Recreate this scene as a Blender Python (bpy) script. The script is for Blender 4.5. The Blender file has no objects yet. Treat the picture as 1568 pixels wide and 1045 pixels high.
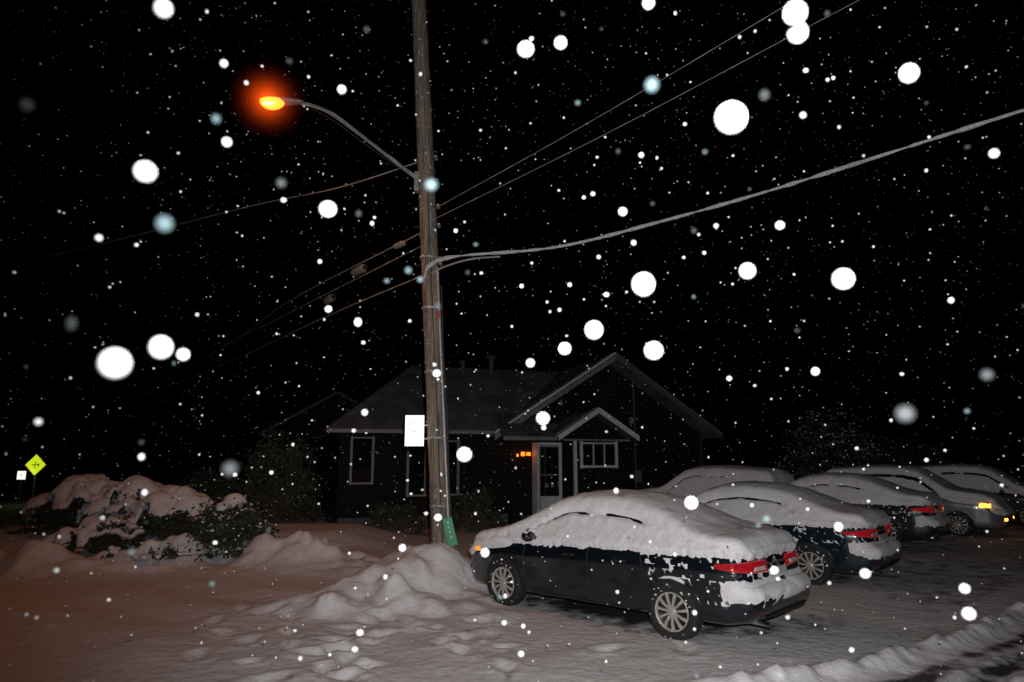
import bpy, math, random
import numpy as np
from mathutils import Vector, noise, Matrix
from mathutils.bvhtree import BVHTree
import bmesh
random.seed(7); rng=np.random.default_rng(7)
scene=bpy.context.scene
D=bpy.data
def link(o): scene.collection.objects.link(o); return o

# ------------------------------------------------------------ materials
def new_mat(name):
    m=D.materials.new(name); m.use_nodes=True
    nt=m.node_tree; b=nt.nodes['Principled BSDF']
    return m,nt,b
def simple(name,col,rough=.6,metal=0,emit=None,estr=0,bump=0,bscale=20,var=0,coat=0):
    m,nt,b=new_mat(name)
    b.inputs['Base Color'].default_value=(*col,1); b.inputs['Roughness'].default_value=rough
    b.inputs['Metallic'].default_value=metal
    if coat: b.inputs['Coat Weight'].default_value=coat; b.inputs['Coat Roughness'].default_value=.08
    if emit: b.inputs['Emission Color'].default_value=(*emit,1); b.inputs['Emission Strength'].default_value=estr
    tc=nt.nodes.new('ShaderNodeTexCoord')
    n=nt.nodes.new('ShaderNodeTexNoise'); n.inputs['Scale'].default_value=bscale; n.inputs['Detail'].default_value=5
    nt.links.new(tc.outputs['Object'],n.inputs['Vector'])
    if var:
        r=nt.nodes.new('ShaderNodeMapRange'); r.inputs[1].default_value=.3; r.inputs[2].default_value=.7
        r.inputs[3].default_value=1-var; r.inputs[4].default_value=1+var
        nt.links.new(n.outputs['Fac'],r.inputs[0])
        mx=nt.nodes.new('ShaderNodeMix'); mx.data_type='RGBA'; mx.blend_type='MULTIPLY'; mx.inputs[0].default_value=1
        mx.inputs[6].default_value=(*col,1); nt.links.new(r.outputs[0],mx.inputs[7]); nt.links.new(mx.outputs[2],b.inputs['Base Color'])
    if bump:
        bp=nt.nodes.new('ShaderNodeBump'); bp.inputs['Strength'].default_value=bump; bp.inputs['Distance'].default_value=.02
        nt.links.new(n.outputs['Fac'],bp.inputs['Height']); nt.links.new(bp.outputs[0],b.inputs['Normal'])
    return m
def snow_mat(name,col=(.80,.80,.84),s1=14,s2=90,dist=.02,lo=.86):
    m,nt,b=new_mat(name); b.inputs['Roughness'].default_value=.75
    b.inputs['Specular IOR Level'].default_value=.25
    tc=nt.nodes.new('ShaderNodeTexCoord')
    n1=nt.nodes.new('ShaderNodeTexNoise'); n1.inputs['Scale'].default_value=s1; n1.inputs['Detail'].default_value=6
    n2=nt.nodes.new('ShaderNodeTexNoise'); n2.inputs['Scale'].default_value=s2; n2.inputs['Detail'].default_value=3
    for n in (n1,n2): nt.links.new(tc.outputs['Object'],n.inputs['Vector'])
    ad=nt.nodes.new('ShaderNodeMath'); ad.operation='MULTIPLY_ADD'; ad.inputs[1].default_value=.35
    nt.links.new(n2.outputs['Fac'],ad.inputs[0]); nt.links.new(n1.outputs['Fac'],ad.inputs[2])
    bp=nt.nodes.new('ShaderNodeBump'); bp.inputs['Strength'].default_value=.7; bp.inputs['Distance'].default_value=dist
    nt.links.new(ad.outputs[0],bp.inputs['Height']); nt.links.new(bp.outputs[0],b.inputs['Normal'])
    r=nt.nodes.new('ShaderNodeValToRGB'); r.color_ramp.elements[0].position=.3; r.color_ramp.elements[1].position=.7
    r.color_ramp.elements[0].color=(col[0]*lo,col[1]*lo,col[2]*lo,1); r.color_ramp.elements[1].color=(*col,1)
    nt.links.new(n1.outputs['Fac'],r.inputs[0]); nt.links.new(r.outputs[0],b.inputs['Base Color'])
    return m,nt,b,r
SNOW=snow_mat('snow')[0]
CARSNOW=snow_mat('car_snow',(.84,.83,.86),26,120,.012)[0]
GSNOW,nt,b,r=snow_mat('ground_snow',(.74,.73,.75),9,60,.03)
at=nt.nodes.new('ShaderNodeAttribute'); at.attribute_name='bare'
nb=nt.nodes.new('ShaderNodeTexNoise'); nb.inputs['Scale'].default_value=3.2; nb.inputs['Detail'].default_value=8; nb.inputs['Roughness'].default_value=.65
tc=nt.nodes.new('ShaderNodeTexCoord'); nt.links.new(tc.outputs['Object'],nb.inputs['Vector'])
sm=nt.nodes.new('ShaderNodeMath'); sm.operation='ADD'; nt.links.new(at.outputs['Fac'],sm.inputs[0]); nt.links.new(nb.outputs['Fac'],sm.inputs[1])
mr=nt.nodes.new('ShaderNodeMapRange'); mr.inputs[1].default_value=.84; mr.inputs[2].default_value=1.06
nt.links.new(sm.outputs[0],mr.inputs[0])
mx=nt.nodes.new('ShaderNodeMix'); mx.data_type='RGBA'; nt.links.new(mr.outputs[0],mx.inputs[0])
nt.links.new(r.outputs[0],mx.inputs[6]); mx.inputs[7].default_value=(.05,.048,.05,1); nt.links.new(mx.outputs[2],b.inputs['Base Color'])
rr_=nt.nodes.new('ShaderNodeMapRange'); rr_.inputs[3].default_value=.75; rr_.inputs[4].default_value=.35; nt.links.new(mr.outputs[0],rr_.inputs[0]); nt.links.new(rr_.outputs[0],b.inputs['Roughness'])

PAINT_BLACK=simple('paint_dark_navy',(.007,.011,.016),.28,.3,coat=1,bscale=3,var=.3)
PAINT_TEAL=simple('paint_dark_teal',(.008,.022,.03),.28,.3,coat=1,bscale=3,var=.3)
PAINT_GREY=simple('paint_grey',(.03,.034,.04),.3,.5,coat=1,bscale=3,var=.2)
PAINT_SILVER=simple('paint_silver',(.30,.30,.31),.3,.6,coat=1,bscale=3,var=.1)
BLACK=simple('black_plastic',(.012,.012,.013),.6,bump=.2,bscale=60)
RUBBER=simple('rubber',(.016,.016,.016),.85,bump=.4,bscale=40,var=.4)
GLASS=simple('car_glass',(.006,.008,.01),.06,bscale=2)
CHROME=simple('chrome',(.6,.6,.6),.25,1)
RIM=simple('wheel_cover_silver',(.46,.44,.40),.38,.25,bump=.1,bscale=40,var=.3)
RED=simple('tail_light_red',(.36,.008,.012),.12,emit=(1,.03,.05),estr=.13,bscale=30,var=.6,coat=1)  # faint emission stands in for flash thrown back by the unlit lens
DRED=simple('reflector_red',(.12,.004,.006),.2,coat=1)
WLENS=simple('reverse_lens',(.75,.62,.62),.12,coat=1,bscale=60,var=.3)
AMBER=simple('amber_lens',(.9,.3,.02),.15,emit=(1,.36,.03),estr=.8)  # emission stands in for flash reflected in the amber lens
AMBERGLOW=simple('amber_lens_glow',(.9,.3,.02),.15,emit=(1,.32,.03),estr=5)  # stronger glow painted in for light the amber markers reflect
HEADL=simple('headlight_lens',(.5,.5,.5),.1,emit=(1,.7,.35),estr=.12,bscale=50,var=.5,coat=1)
PLATE=simple('licence_plate',(.5,.52,.56),.4,bscale=25,var=.25)

# ------------------------------------------------------------ mesh helpers
def mk(name,v,f,mat=None,parent=None,smooth=False,mats=None,mi=None):
    me=D.meshes.new(name); me.from_pydata([tuple(p) for p in v],[],[tuple(q) for q in f]); me.update()
    if mats:
        for m in mats: me.materials.append(m)
    elif mat: me.materials.append(mat)
    if mi is not None: me.polygons.foreach_set('material_index',mi)
    if smooth: me.polygons.foreach_set('use_smooth',[True]*len(me.polygons))
    o=link(D.objects.new(name,me))
    if parent: o.parent=parent
    return o
def empty(name,loc=(0,0,0),rz=0):
    e=link(D.objects.new(name,None)); e.location=loc; e.rotation_euler=(0,0,rz); e.empty_display_size=.3; return e
BF=[(0,3,2,1),(4,5,6,7),(0,1,5,4),(1,2,6,5),(2,3,7,6),(3,0,4,7)]
def box(name,x0,x1,y0,y1,z0,z1,mat,parent=None,bev=0):
    o=mk(name,[(x0,y0,z0),(x1,y0,z0),(x1,y1,z0),(x0,y1,z0),(x0,y0,z1),(x1,y0,z1),(x1,y1,z1),(x0,y1,z1)],BF,mat,parent)
    if bev:
        m=o.modifiers.new('b','BEVEL'); m.width=bev; m.segments=2
    return o
def slab(name,quad,th,mat,parent=None):
    q=[Vector(p) for p in quad]; n=(q[1]-q[0]).cross(q[2]-q[0]).normalized()
    k=len(q); v=[p-n*th for p in q]+q
    f=[tuple(reversed(range(k))),tuple(range(k,2*k))]+[(i,(i+1)%k,k+(i+1)%k,k+i) for i in range(k)]
    return mk(name,v,f,mat,parent)
def smoothpts(pts,per=10):
    P=[Vector(p) for p in pts]; P=[P[0]*2-P[1]]+P+[P[-1]*2-P[-2]]; out=[]
    for i in range(1,len(P)-2):
        a,b_,c,d=P[i-1:i+3]
        for k in range(per):
            t=k/per; out.append(.5*((2*b_)+(c-a)*t+(2*a-5*b_+4*c-d)*t*t+(3*b_-a-3*c+d)*t**3))
    out.append(P[-2]); return out
def tube_geo(pts,r,n=8,jit=0,seed=0):
    v=[];f=[]
    pts=[Vector(p) for p in pts]
    for i,p in enumerate(pts):
        t=(pts[min(i+1,len(pts)-1)]-pts[max(i-1,0)]).normalized()
        a=t.cross(Vector((0,0,1)))
        if a.length<.1: a=t.cross(Vector((0,1,0)))
        a.normalize(); b2=t.cross(a)
        rr=r[i] if hasattr(r,'__len__') else r
        if jit: rr*=max(.05,1+jit*noise.noise(p*3.1+Vector((seed,0,0)))+jit*.5*noise.noise(p*11))
        for k in range(n):
            an=2*math.pi*k/n; v.append(p+(a*math.cos(an)+b2*math.sin(an))*rr)
    for i in range(len(pts)-1):
        for k in range(n):
            f.append((i*n+k,i*n+(k+1)%n,(i+1)*n+(k+1)%n,(i+1)*n+k))
    f.append(tuple(range(n))); f.append(tuple(reversed(range((len(pts)-1)*n,len(pts)*n))))
    return v,f
def tube(name,pts,r,mat,parent=None,n=8,jit=0,seed=0):
    v,f=tube_geo(pts,r,n,jit,seed); return mk(name,v,f,mat,parent,True)
def lathe(name,prof,mat,parent,n=40,axis='y',loc=(0,0,0),sgn=1):
    v=[];f=[]
    for (r_,a_) in prof:
        for k in range(n):
            t=2*math.pi*k/n
            if axis=='y': v.append((loc[0]+r_*math.cos(t),loc[1]+sgn*a_,loc[2]+r_*math.sin(t)))
            else: v.append((loc[0]+r_*math.cos(t),loc[1]+r_*math.sin(t),loc[2]+a_))
    for i in range(len(prof)-1):
        for k in range(n):
            q=(i*n+k,i*n+(k+1)%n,(i+1)*n+(k+1)%n,(i+1)*n+k); f.append(q)
    return mk(name,v,f,mat,parent,True)

# ------------------------------------------------------------ terrain
def h2(ix,iy,s):
    v=np.sin(ix*127.1+iy*311.7+s*74.7)*43758.5453; return v-np.floor(v)
def vn(x,y,s=0):
    x=np.asarray(x,float);y=np.asarray(y,float)
    ix=np.floor(x);iy=np.floor(y);fx=x-ix;fy=y-iy; fx=fx*fx*(3-2*fx);fy=fy*fy*(3-2*fy)
    a=h2(ix,iy,s);b_=h2(ix+1,iy,s);c=h2(ix,iy+1,s);d=h2(ix+1,iy+1,s)
    return (a*(1-fx)+b_*fx)*(1-fy)+(c*(1-fx)+d*fx)*fy-.5
def rn(x,y,s=0): # rotated noise: hides the lattice directions
    return vn(x*.8+y*.6,-x*.6+y*.8,s)
def fbm(x,y,s=0,o=4):
    r_=0;a=1
    for i in range(o): r_=r_+a*rn(x,y,s+i*3.3); x,y=x*1.62+y*1.22+3.1,-x*1.22+y*1.62+1.7;a*=.5
    return r_
def gs(x,y,cx,cy,sx,sy,ang=0):
    c,s=math.cos(ang),math.sin(ang);dx=x-cx;dy=y-cy
    return np.exp(-(((dx*c+dy*s)/sx)**2+((-dx*s+dy*c)/sy)**2))
def sst(a,b_,x):
    t=np.clip((x-a)/(b_-a),0,1); return t*t*(3-2*t)
RP=[(-1.2,5.9),(1.87,6.5),(3.43,7.05),(5.2,8.2),(7,9.7),(10,12.2),(16,17)]
def ridge_d(x,y):
    best=np.full(np.shape(x),1e9);sg=np.zeros(np.shape(x))
    for (ax,ay),(bx,by) in zip(RP[:-1],RP[1:]):
        ux,uy=bx-ax,by-ay;L=ux*ux+uy*uy
        t=np.clip(((x-ax)*ux+(y-ay)*uy)/L,0,1); dx=x-(ax+t*ux);dy=y-(ay+t*uy)
        d=np.hypot(dx,dy);s=np.sign(ux*dy-uy*dx)
        m=d<best;best=np.where(m,d,best);sg=np.where(m,s,sg)
    return best*sg
CARS=[(1.417,9.516),(4.35,12.8),(7.6,16.6),(11.0,19.4),(14.6,21.8),(5.4,19.0)]
rs=np.random.default_rng(5)
CH=[(rs.normal(-1.55,.75),rs.normal(9.75,.5),rs.uniform(.12,.30),rs.uniform(.04,.13)) for _ in range(34)]
FP=[(rs.normal(-1.5,1.2),rs.normal(7.8,.8),rs.uniform(.10,.18),rs.uniform(0,3.1)) for _ in range(48)]
def ground_h(x,y):
    x=np.asarray(x,float);y=np.asarray(y,float)
    near=np.exp(-((x/22)**2+((y-8)/22)**2))
    h=.05*fbm(x/2.2,y/2.2,1,3)+near*.016*fbm(x/.5,y/.5,5,3)
    lump=(1+.32*rn(x/.55+.5*rn(x,y,8),y/.55,9)+.18*rn(x/.24,y/.24,11)+.07*rn(x/.1,y/.1,12))
    md=np.sqrt(((x+1.3)/1.15)**2+((y-10.95)/.98)**2)+.2*rn(x/.6,y/.6,51)
    h=h+.62*sst(1.3,.2,md)*lump
    h=h+.36*gs(x,y,-1.9,9.95,.55,.45)*lump+.15*gs(x,y,-2.7,9.5,.6,.32)*lump+.12*gs(x,y,-1.2,9.4,.6,.3)*lump
    for cx,cy,cr_,ch_ in CH:
        d2=((x-cx)**2+(y-cy)**2)/cr_**2
        h=h+ch_*.75*np.exp(-d2**1.5)*(1+.4*rn(x/.1,y/.1,61))
    cr=13.0+.25*np.sin(x*.9)+.12*(x+5)
    bank=np.exp(-((y-cr)/(.7))**2)*sst(-1.9,-3.2,x)*sst(-13,-8,x)
    h=h+bank*(.32+.5*fbm(x/.7,y/.7,14,3))
    h=h+.40*sst(13,15.5,y)*sst(-2,-4,x)*sst(-16,-11,x)*sst(19,17,y)
    for cx,cy,cr_,an in FP:
        c,s=math.cos(an),math.sin(an);u=(x-cx)*c+(y-cy)*s;w_=-(x-cx)*s+(y-cy)*c
        q=np.sqrt((u/(cr_*1.5))**2+(w_/(cr_*.8))**2)+.15*rn(x/.12,y/.12,62)
        h=h-.034*sst(1.1,.3,q)+.014*np.exp(-((q-1.35)/.4)**2)
    rd=ridge_d(x,y)
    rg=sst(-.4,1.5,x)
    brk=sst(-.35,.1,rn(x/.5,y/.5,30))
    h=h+rg*.08*np.exp(-(rd/.11)**2)*brk*(.9+1.3*rn(x/.2,y/.2,31)+.9*rn(x/.09,y/.09,32))
    h=h-rg*.05*sst(.05,-.25,rd)
    for o_,a_ in((-.55,.05),(-.95,.06),(-1.3,.035)): h=h+rg*a_*np.exp(-((rd-o_+.1*rn(x/1.5,y/1.5,37))/.07)**2)*(.8+1.2*rn(x/.25,y/.25,36))
    h=h+rg*sst(0,-.3,rd)*(.03*fbm(x/.22,y/.22,35,2))
    q=(x*.62+y*.78)
    h=h+sst(-2.2,-4,x)*sst(13,10,y)*.022*np.sin(q*4.2+2.5*rn(x/3,y/3,41))
    for cx,cy in CARS: h=h*(1-.85*gs(x,y,cx,cy,1.8,1.0,math.radians(137)))
    return h
def axis(lo,hi,step,far):
    a=list(np.arange(lo,hi,step)); s=step;v=a[-1]
    while v<far: s*=1.13; v+=s; a.append(v)
    s=step;v=a[0]
    while v>-far: s*=1.13; v-=s; a.insert(0,v)
    return np.array(a)
gx=axis(-9,11,.045,400); gy=axis(4.6,14.5,.045,400)
X,Y=np.meshgrid(gx,gy); Z=ground_h(X,Y)
nx,ny=len(gx),len(gy)
me=D.meshes.new('snow_ground')
V=np.stack([X.ravel(),Y.ravel(),Z.ravel()],1)
i,j=np.meshgrid(np.arange(nx-1),np.arange(ny-1)); a=(j*nx+i).ravel()
F=np.stack([a,a+1,a+nx+1,a+nx],1)
me.vertices.add(len(V)); me.vertices.foreach_set('co',V.ravel())
me.loops.add(F.size); me.loops.foreach_set('vertex_index',F.ravel().astype(np.int32))
me.polygons.add(len(F)); me.polygons.foreach_set('loop_start',np.arange(0,F.size,4,dtype=np.int32)); 
me.polygons.foreach_set('use_smooth',np.ones(len(F),bool)); me.update(calc_edges=True); me.validate()
bare=np.zeros(X.shape)
for cx,cy in CARS: bare=np.maximum(bare,.66*gs(X,Y,cx,cy,2.5,1.1,math.radians(137)))
bare=np.maximum(bare,.42*gs(X,Y,3.2,8.6,1.6,.8,math.radians(40)))
RD=ridge_d(X,Y)
bare=np.maximum(bare,(.44+.12*np.sin(RD*14+3*rn(X,Y,77)))*sst(-.1,-.35,RD)*sst(.3,2,X))
bare=np.maximum(bare,.38*sst(4.0,6,X)*sst(.1,.6,RD)*sst(30,20,Y))
at=me.attributes.new('bare','FLOAT','POINT'); at.data.foreach_set('value',bare.ravel().astype(np.float32))
me.materials.append(GSNOW); link(D.objects.new('snow_ground',me))
def gz(x,y): return float(ground_h(np.array([x]),np.array([y]))[0])

# ------------------------------------------------------------ cars
SEDAN=dict(
 top=[(-2.27,.93),(-2.2,1.01),(-2.1,1.05),(-1.75,1.08),(-1.5,1.14),(-.95,1.37),(-.6,1.445),(-.1,1.47),(.3,1.44),(.6,1.34),(1.2,1.02),(1.35,.97),(1.9,.86),(2.15,.75),(2.27,.62)],
 belt=[(-2.27,.87),(-2.1,.97),(-1.6,.97),(-.8,.95),(.9,.90),(1.3,.88),(1.9,.79),(2.27,.56)],
 bot=[(-2.27,.38),(-2.2,.28),(-1.9,.22),(1.9,.2),(2.15,.2),(2.27,.28)],roof=1.47,rw=.57)
SUV=dict(
 top=[(-2.27,.95),(-2.22,1.15),(-2.05,1.5),(-1.8,1.62),(-.5,1.7),(.1,1.67),(.4,1.6),(1.0,1.18),(1.2,1.1),(1.8,1.02),(2.1,.93),(2.27,.7)],
 belt=[(-2.27,.9),(-2.1,1.05),(-.8,1.05),(.9,1.0),(1.3,.97),(1.9,.92),(2.27,.65)],
 bot=[(-2.27,.38),(-2.2,.3),(-1.9,.26),(1.9,.24),(2.15,.24),(2.27,.3)],roof=1.7,rw=.62)
WID=[(-2.27,.64),(-2.23,.74),(-2.12,.81),(-1.85,.86),(-1.3,.88),(1.2,.88),(1.7,.85),(2.0,.78),(2.15,.69),(2.27,.50)]
def itp(tab,x):
    xs,ys=zip(*tab); return sum(np.interp(x+o,xs,ys)*w for o,w in((-.05,.2),(-.025,.2),(0,.2),(.025,.2),(.05,.2)))
def wheel(parent,x,y,side):
    w=empty('wheel',(x,y,.315)); w.parent=parent
    prof=[(.20,-.1),(.235,-.105),(.29,-.1),(.308,-.085),(.316,-.05),(.316,.05),(.308,.085),(.29,.1),(.25,.104),(.215,.098),(.208,.085)]
    lathe('tyre',prof,RUBBER,w,48,'y',sgn=side)
    lathe('rim_well',[(.21,.09),(.2,.05),(.12,.045),(.0,.045)],BLACK,w,36,'y',sgn=side)
    lathe('rim_edge',[(.208,.085),(.211,.1),(.203,.104),(.194,.098),(.19,.07)],RIM,w,48,'y',sgn=side)
    lathe('hub_cap',[(.055,.075),(.055,.098),(.045,.106),(.0,.108)],RIM,w,24,'y',sgn=side)
    v=[];f=[]
    for k in range(11):
        a0=2*math.pi*k/11+.1
        c=Vector((math.cos(a0),0,math.sin(a0)));t=Vector((-math.sin(a0),0,math.cos(a0)))
        b0=len(v)
        for rr,wd,yy in((.045,.014,.1),(.13,.016,.106),(.198,.022,.098)):
            v+= [c*rr-t*wd+Vector((0,side*(yy-.02),0)),c*rr-t*wd*.6+Vector((0,side*yy,0)),c*rr+t*wd*.6+Vector((0,side*yy,0)),c*rr+t*wd+Vector((0,side*(yy-.02),0))]
        for q in range(2):
            for m in range(3): f.append((b0+q*4+m,b0+q*4+m+1,b0+q*4+m+5,b0+q*4+m+4))
    mk('spokes',v,f,RIM,w)
    v=[];f=[];R=random.Random(int(x*10+y*100+side))
    for k in range(16):
        a=R.uniform(0,6.28);rr=R.uniform(.19,.30);s=R.uniform(.008,.02);p=Vector((rr*math.cos(a),side*.108,rr*math.sin(a)));b0=len(v)
        v+=[p+Vector((-s,0,0)),p+Vector((0,side*.006,-s*.6)),p+Vector((s,0,0)),p+Vector((0,side*.008,s*.7))];f.append((b0,b0+1,b0+2,b0+3))
    mk('packed_snow',v,f,CARSNOW,w)
def make_car(kind,loc,rz,paint,seed=0,face=False,fine=.022,z=-.03,sidesnow=1.0):
    root=empty('parked_car',(loc[0],loc[1],z),math.radians(rz))
    xs=list(np.arange(-2.27,2.271,fine*1.2)); xs=[-2.27,-2.26,-2.245]+[q for q in xs if -2.24<q<2.24]+[2.245,2.26,2.27]
    rings=[]
    for x in xs:
        zt=itp(kind['top'],x);zs=min(itp(kind['belt'],x),zt-.03);zb=itp(kind['bot'],x);w=itp(WID,x)
        g=min(max((zt-zs-.05)/(kind['roof']-.95-.05),0),1)
        wr=w*.90*(1-g)+kind['rw']*g
        cp=[(0,zb),(w*.8,zb),(w*.93,zb+.03),(w*.965,zb+.12),(w*.978,zb+.3),(w*.992,zs-.24),(w*1.0,zs-.17),(w*.975,zs-.08),(w*.945,zs-.015),
            (w*.925,zs+.015*g),(wr+.02*g,zt-.10*g-.02),(wr*.95,zt-.04*g-.008),(wr*.6,zt),(0,zt+.02)]
        cnt=[4,2,3,5,6,3,4,3,2,14,4,6,7]
        half=[]
        for (p,q,c) in zip(cp[:-1],cp[1:],cnt):
            for k in range(c): t=k/c; half.append([p[0]+(q[0]-p[0])*t,p[1]+(q[1]-p[1])*t])
        half.append(list(cp[-1])); half=np.array(half)
        for _ in range(3):
            h2_=half.copy(); h2_[1:-1]=(half[:-2]+2*half[1:-1]+half[2:])/4; half=h2_
        ring=[(x,y_,z_) for y_,z_ in half]+[(x,-y_,z_) for y_,z_ in half[-2:0:-1]]
        rings.append(ring)
    def cap(ring,sgn):
        out=[];c=np.mean(np.array(ring),0); c[1]=0;c[2]=(max(p[2] for p in ring)+min(p[2] for p in ring))/2
        for s in(.97,.93,.86,.76,.64,.5,.36,.22,.1): out.append([(p[0]+sgn*.035*(1-s*s)*.8,c[1]+(p[1]-c[1])*s,c[2]+(p[2]-c[2])*s) for p in ring])
        return out
    rings=list(reversed(cap(rings[0],-1)))+rings+cap(rings[-1],1)
    n=len(rings[0]);A=np.array(rings).reshape(-1,3)
    zz=A[:,2];xx=A[:,0]
    A[:,0]+=np.clip((-xx-1.85)/.42,0,1)*(.12*sst(.58,.66,zz)+.03*sst(.7,1.0,zz)+.06*sst(.42,.28,zz))
    A[:,0]-=np.clip((xx-1.9)/.37,0,1)*(.10*sst(.58,.75,zz)+.05*sst(.4,.25,zz))
    v=[tuple(p) for p in A]; R=len(rings)
    f=[(i*n+k,(i+1)*n+k,(i+1)*n+(k+1)%n,i*n+(k+1)%n) for i in range(R-1) for k in range(n)]
    f.append(tuple(range(n))); f.append(tuple(reversed(range((R-1)*n,R*n))))
    body=mk('body',v,f,paint,root,True)
    N=np.array([q.vector[:] for q in body.data.vertex_normals])
    mid=(R//2)*n+12
    if N[mid][1]*A[mid][1]<0:
        N=-N; body.data.flip_normals()
    bvh=BVHTree.FromPolygons([Vector(p) for p in v],f)
    S=A.copy(); belt=np.array([itp(kind['belt'],x) for x in A[:,0]])
    topz=np.array([itp(kind['top'],x) for x in A[:,0]])
    sd=Vector((seed*13.7,seed*5.1,0))
    n1=np.array([noise.noise(Vector(p)*2.6+sd) for p in A]);n2=np.array([noise.noise(Vector(p)*8+sd) for p in A]);n3=np.array([noise.noise(Vector(p)*21+sd) for p in A])
    up=sst(.42,.72,N[:,2]+.25*n2)*sst(.7,.76,A[:,2])
    side=sst(-.01,.035,A[:,2]-belt-.02*n1-.03*n2-.02*n3+.035)*(A[:,2]>.6)*sst(1.35,1.2,A[:,0])*sidesnow
    cres=np.exp(-((A[:,2]-(topz-.165+.02*n1))/.026)**2)*sst(.35,.6,abs(N[:,1]))*sst(-1.0,-.75,A[:,0])*sst(.95,.7,A[:,0])*sst(-.5,-.2,n1+.3*n2)
    deck=sst(-1.95,-2.03,A[:,0])*sst(.93,.97,A[:,2]+.015*n2)
    ledge=sst(-1.85,-2.02,A[:,0])*sst(.50,.56,A[:,2]+.035*n2+.03*n1)*sst(.72,.67,A[:,2]+.02*n2)
    hoodside=sst(1.05,1.4,A[:,0])*sst(.2,.5,N[:,2])
    fleck=.75*sst(.16,.30,n3+.45*n2)*sst(.36,.48,A[:,2])*sst(-.6,-1.1,A[:,0])
    m=np.clip(np.maximum.reduce([up,side,ledge,fleck*.6,deck,hoodside])-cres*1.25,0,1)
    th=.026+.062*np.clip(N[:,2],0,1)+.012*n1+.008*n2+.005*n3
    th=np.where((ledge>.05)&(deck<.5),(.045+.02*n1+.012*n2+.004*n3),th); th=np.where((fleck>.1)&(side<.2)&(up<.2)&(ledge<.05),.014,th)
    off=th*m-.007*(1-m)-.001
    S=A+N*off[:,None]; S[:,2]+=.012*up*m
    G=S.reshape(R,n,3)
    for _ in range(2):
        G2=G.copy(); G2[1:-1]=(G[:-2]+G[2:]+2*G[1:-1])/4; G2=(np.roll(G2,1,1)+np.roll(G2,-1,1)+2*G2)/4; mm_=(m.reshape(R,n,1)>.05)&(ledge.reshape(R,n,1)>.05); G=np.where(mm_,G2,G)
    S=G.reshape(-1,3)
    keep=[]
    for q in f[:-2]:
        c=A[list(q)].mean(0)
        if c[2]<.38: continue
        if min(math.hypot(c[0]-1.3,c[2]-.315),math.hypot(c[0]+1.3,c[2]-.315))<.39: continue
        if max(m[k] for k in q)<.001 : continue
        keep.append(q)
    mk('snow_cover',S,keep,CARSNOW,root,True)
    cv=[];cf=[]
    for wx in(-1.3,1.3):
        for sy in(-1,1):
            b0=len(cv);K=40
            for yy in(.58,1.2):
                for k in range(K):
                    t=2*math.pi*k/K; cv.append((wx+.35*math.cos(t),sy*yy,.32+.35*math.sin(t)))
            for k in range(K): cf.append((b0+k,b0+(k+1)%K,b0+K+(k+1)%K,b0+K+k))
            cf.append(tuple(range(b0,b0+K)));cf.append(tuple(range(b0+K,b0+2*K)))
    cut=mk('cutter',cv,cf)
    bm=bmesh.new();bm.from_mesh(cut.data);bmesh.ops.recalc_face_normals(bm,faces=bm.faces);bm.to_mesh(cut.data);bm.free()
    md=body.modifiers.new('arch','BOOLEAN');md.operation='DIFFERENCE';md.object=cut;md.solver='EXACT'
    bpy.context.view_layer.update()
    dg=bpy.context.evaluated_depsgraph_get()
    nm=D.meshes.new_from_object(body.evaluated_get(dg)); body.modifiers.clear(); body.data=nm; D.objects.remove(cut)
    nm.materials.append(BLACK)
    for p in nm.polygons:
        c=p.center
        if min(math.hypot(c[0]-1.3,c[2]-.32),math.hypot(c[0]+1.3,c[2]-.32))<.3505 or c[2]<.235: p.material_index=1
    for wx in(-1.3,1.3):
        for sy in(-1,1): 
            wheel(root,wx,sy*.775,sy)
            pts=[]
            for k in range(40):
                t=math.radians(15+150*k/39); o=Vector((wx+.36*math.cos(t),sy*3,.32+.36*math.sin(t)));r_=bvh.ray_cast(o,Vector((0,-sy,0)))
                if r_[0]: pts.append(r_[0]-Vector((0,sy*.004,0)))
            if len(pts)>5:
                tube('arch_lip',pts,.011,paint,root,6)
                if wx<0: tube('arch_snow',[p+Vector((0,sy*.002,.003)) for p in pts[4:-12]],.009,CARSNOW,root,6,3.0,seed+1)
    def hit(o,d):
        r_=bvh.ray_cast(Vector(o),Vector(d).normalized()); return (r_[0],r_[1])
    def patch(name,corners,mode,mat,off_=.008,nu=14,nv=8,sy=1,shape=None):
        v=[];f=[]
        for i in range(nu+1):
            for k in range(nv+1):
                s,t=i/nu,k/nv
                u=(corners[0][0]*(1-s)+corners[1][0]*s)*(1-t)+(corners[3][0]*(1-s)+corners[2][0]*s)*t
                w=(corners[0][1]*(1-s)+corners[1][1]*s)*(1-t)+(corners[3][1]*(1-s)+corners[2][1]*s)*t
                if shape: w+=shape*math.sin(math.pi*s)*(1 if t>.5 else -.6)*abs(t-.5)*2
                if mode=='side': o=(u,sy*3,w);d=(0,-sy,0)
                elif mode=='rear': o=(-4,u,w);d=(1,0,0)
                elif mode=='front': o=(4,u,w);d=(-1,0,0)
                elif mode=='rc':
                    a_=math.radians(u);o=(-1.5-3*math.cos(a_),sy*(.2+3*math.sin(a_)),w);d=(math.cos(a_),-sy*math.sin(a_),0)
                elif mode=='fc':
                    a_=math.radians(u);o=(1.5+3*math.cos(a_),sy*(.2+3*math.sin(a_)),w);d=(-math.cos(a_),-sy*math.sin(a_),0)
                p,nn=hit(o,d)
                if p is None: p=Vector(o)+Vector(d)*3;nn=-Vector(d)
                if nn.dot(Vector(d))>0: nn=-nn
                e=0 if (i in(0,nu) or k in(0,nv)) else 1
                v.append(p+nn*(off_*e-.004*(1-e)))
        for i in range(nu):
            for k in range(nv): f.append((i*(nv+1)+k,(i+1)*(nv+1)+k,(i+1)*(nv+1)+k+1,i*(nv+1)+k+1))
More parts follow.
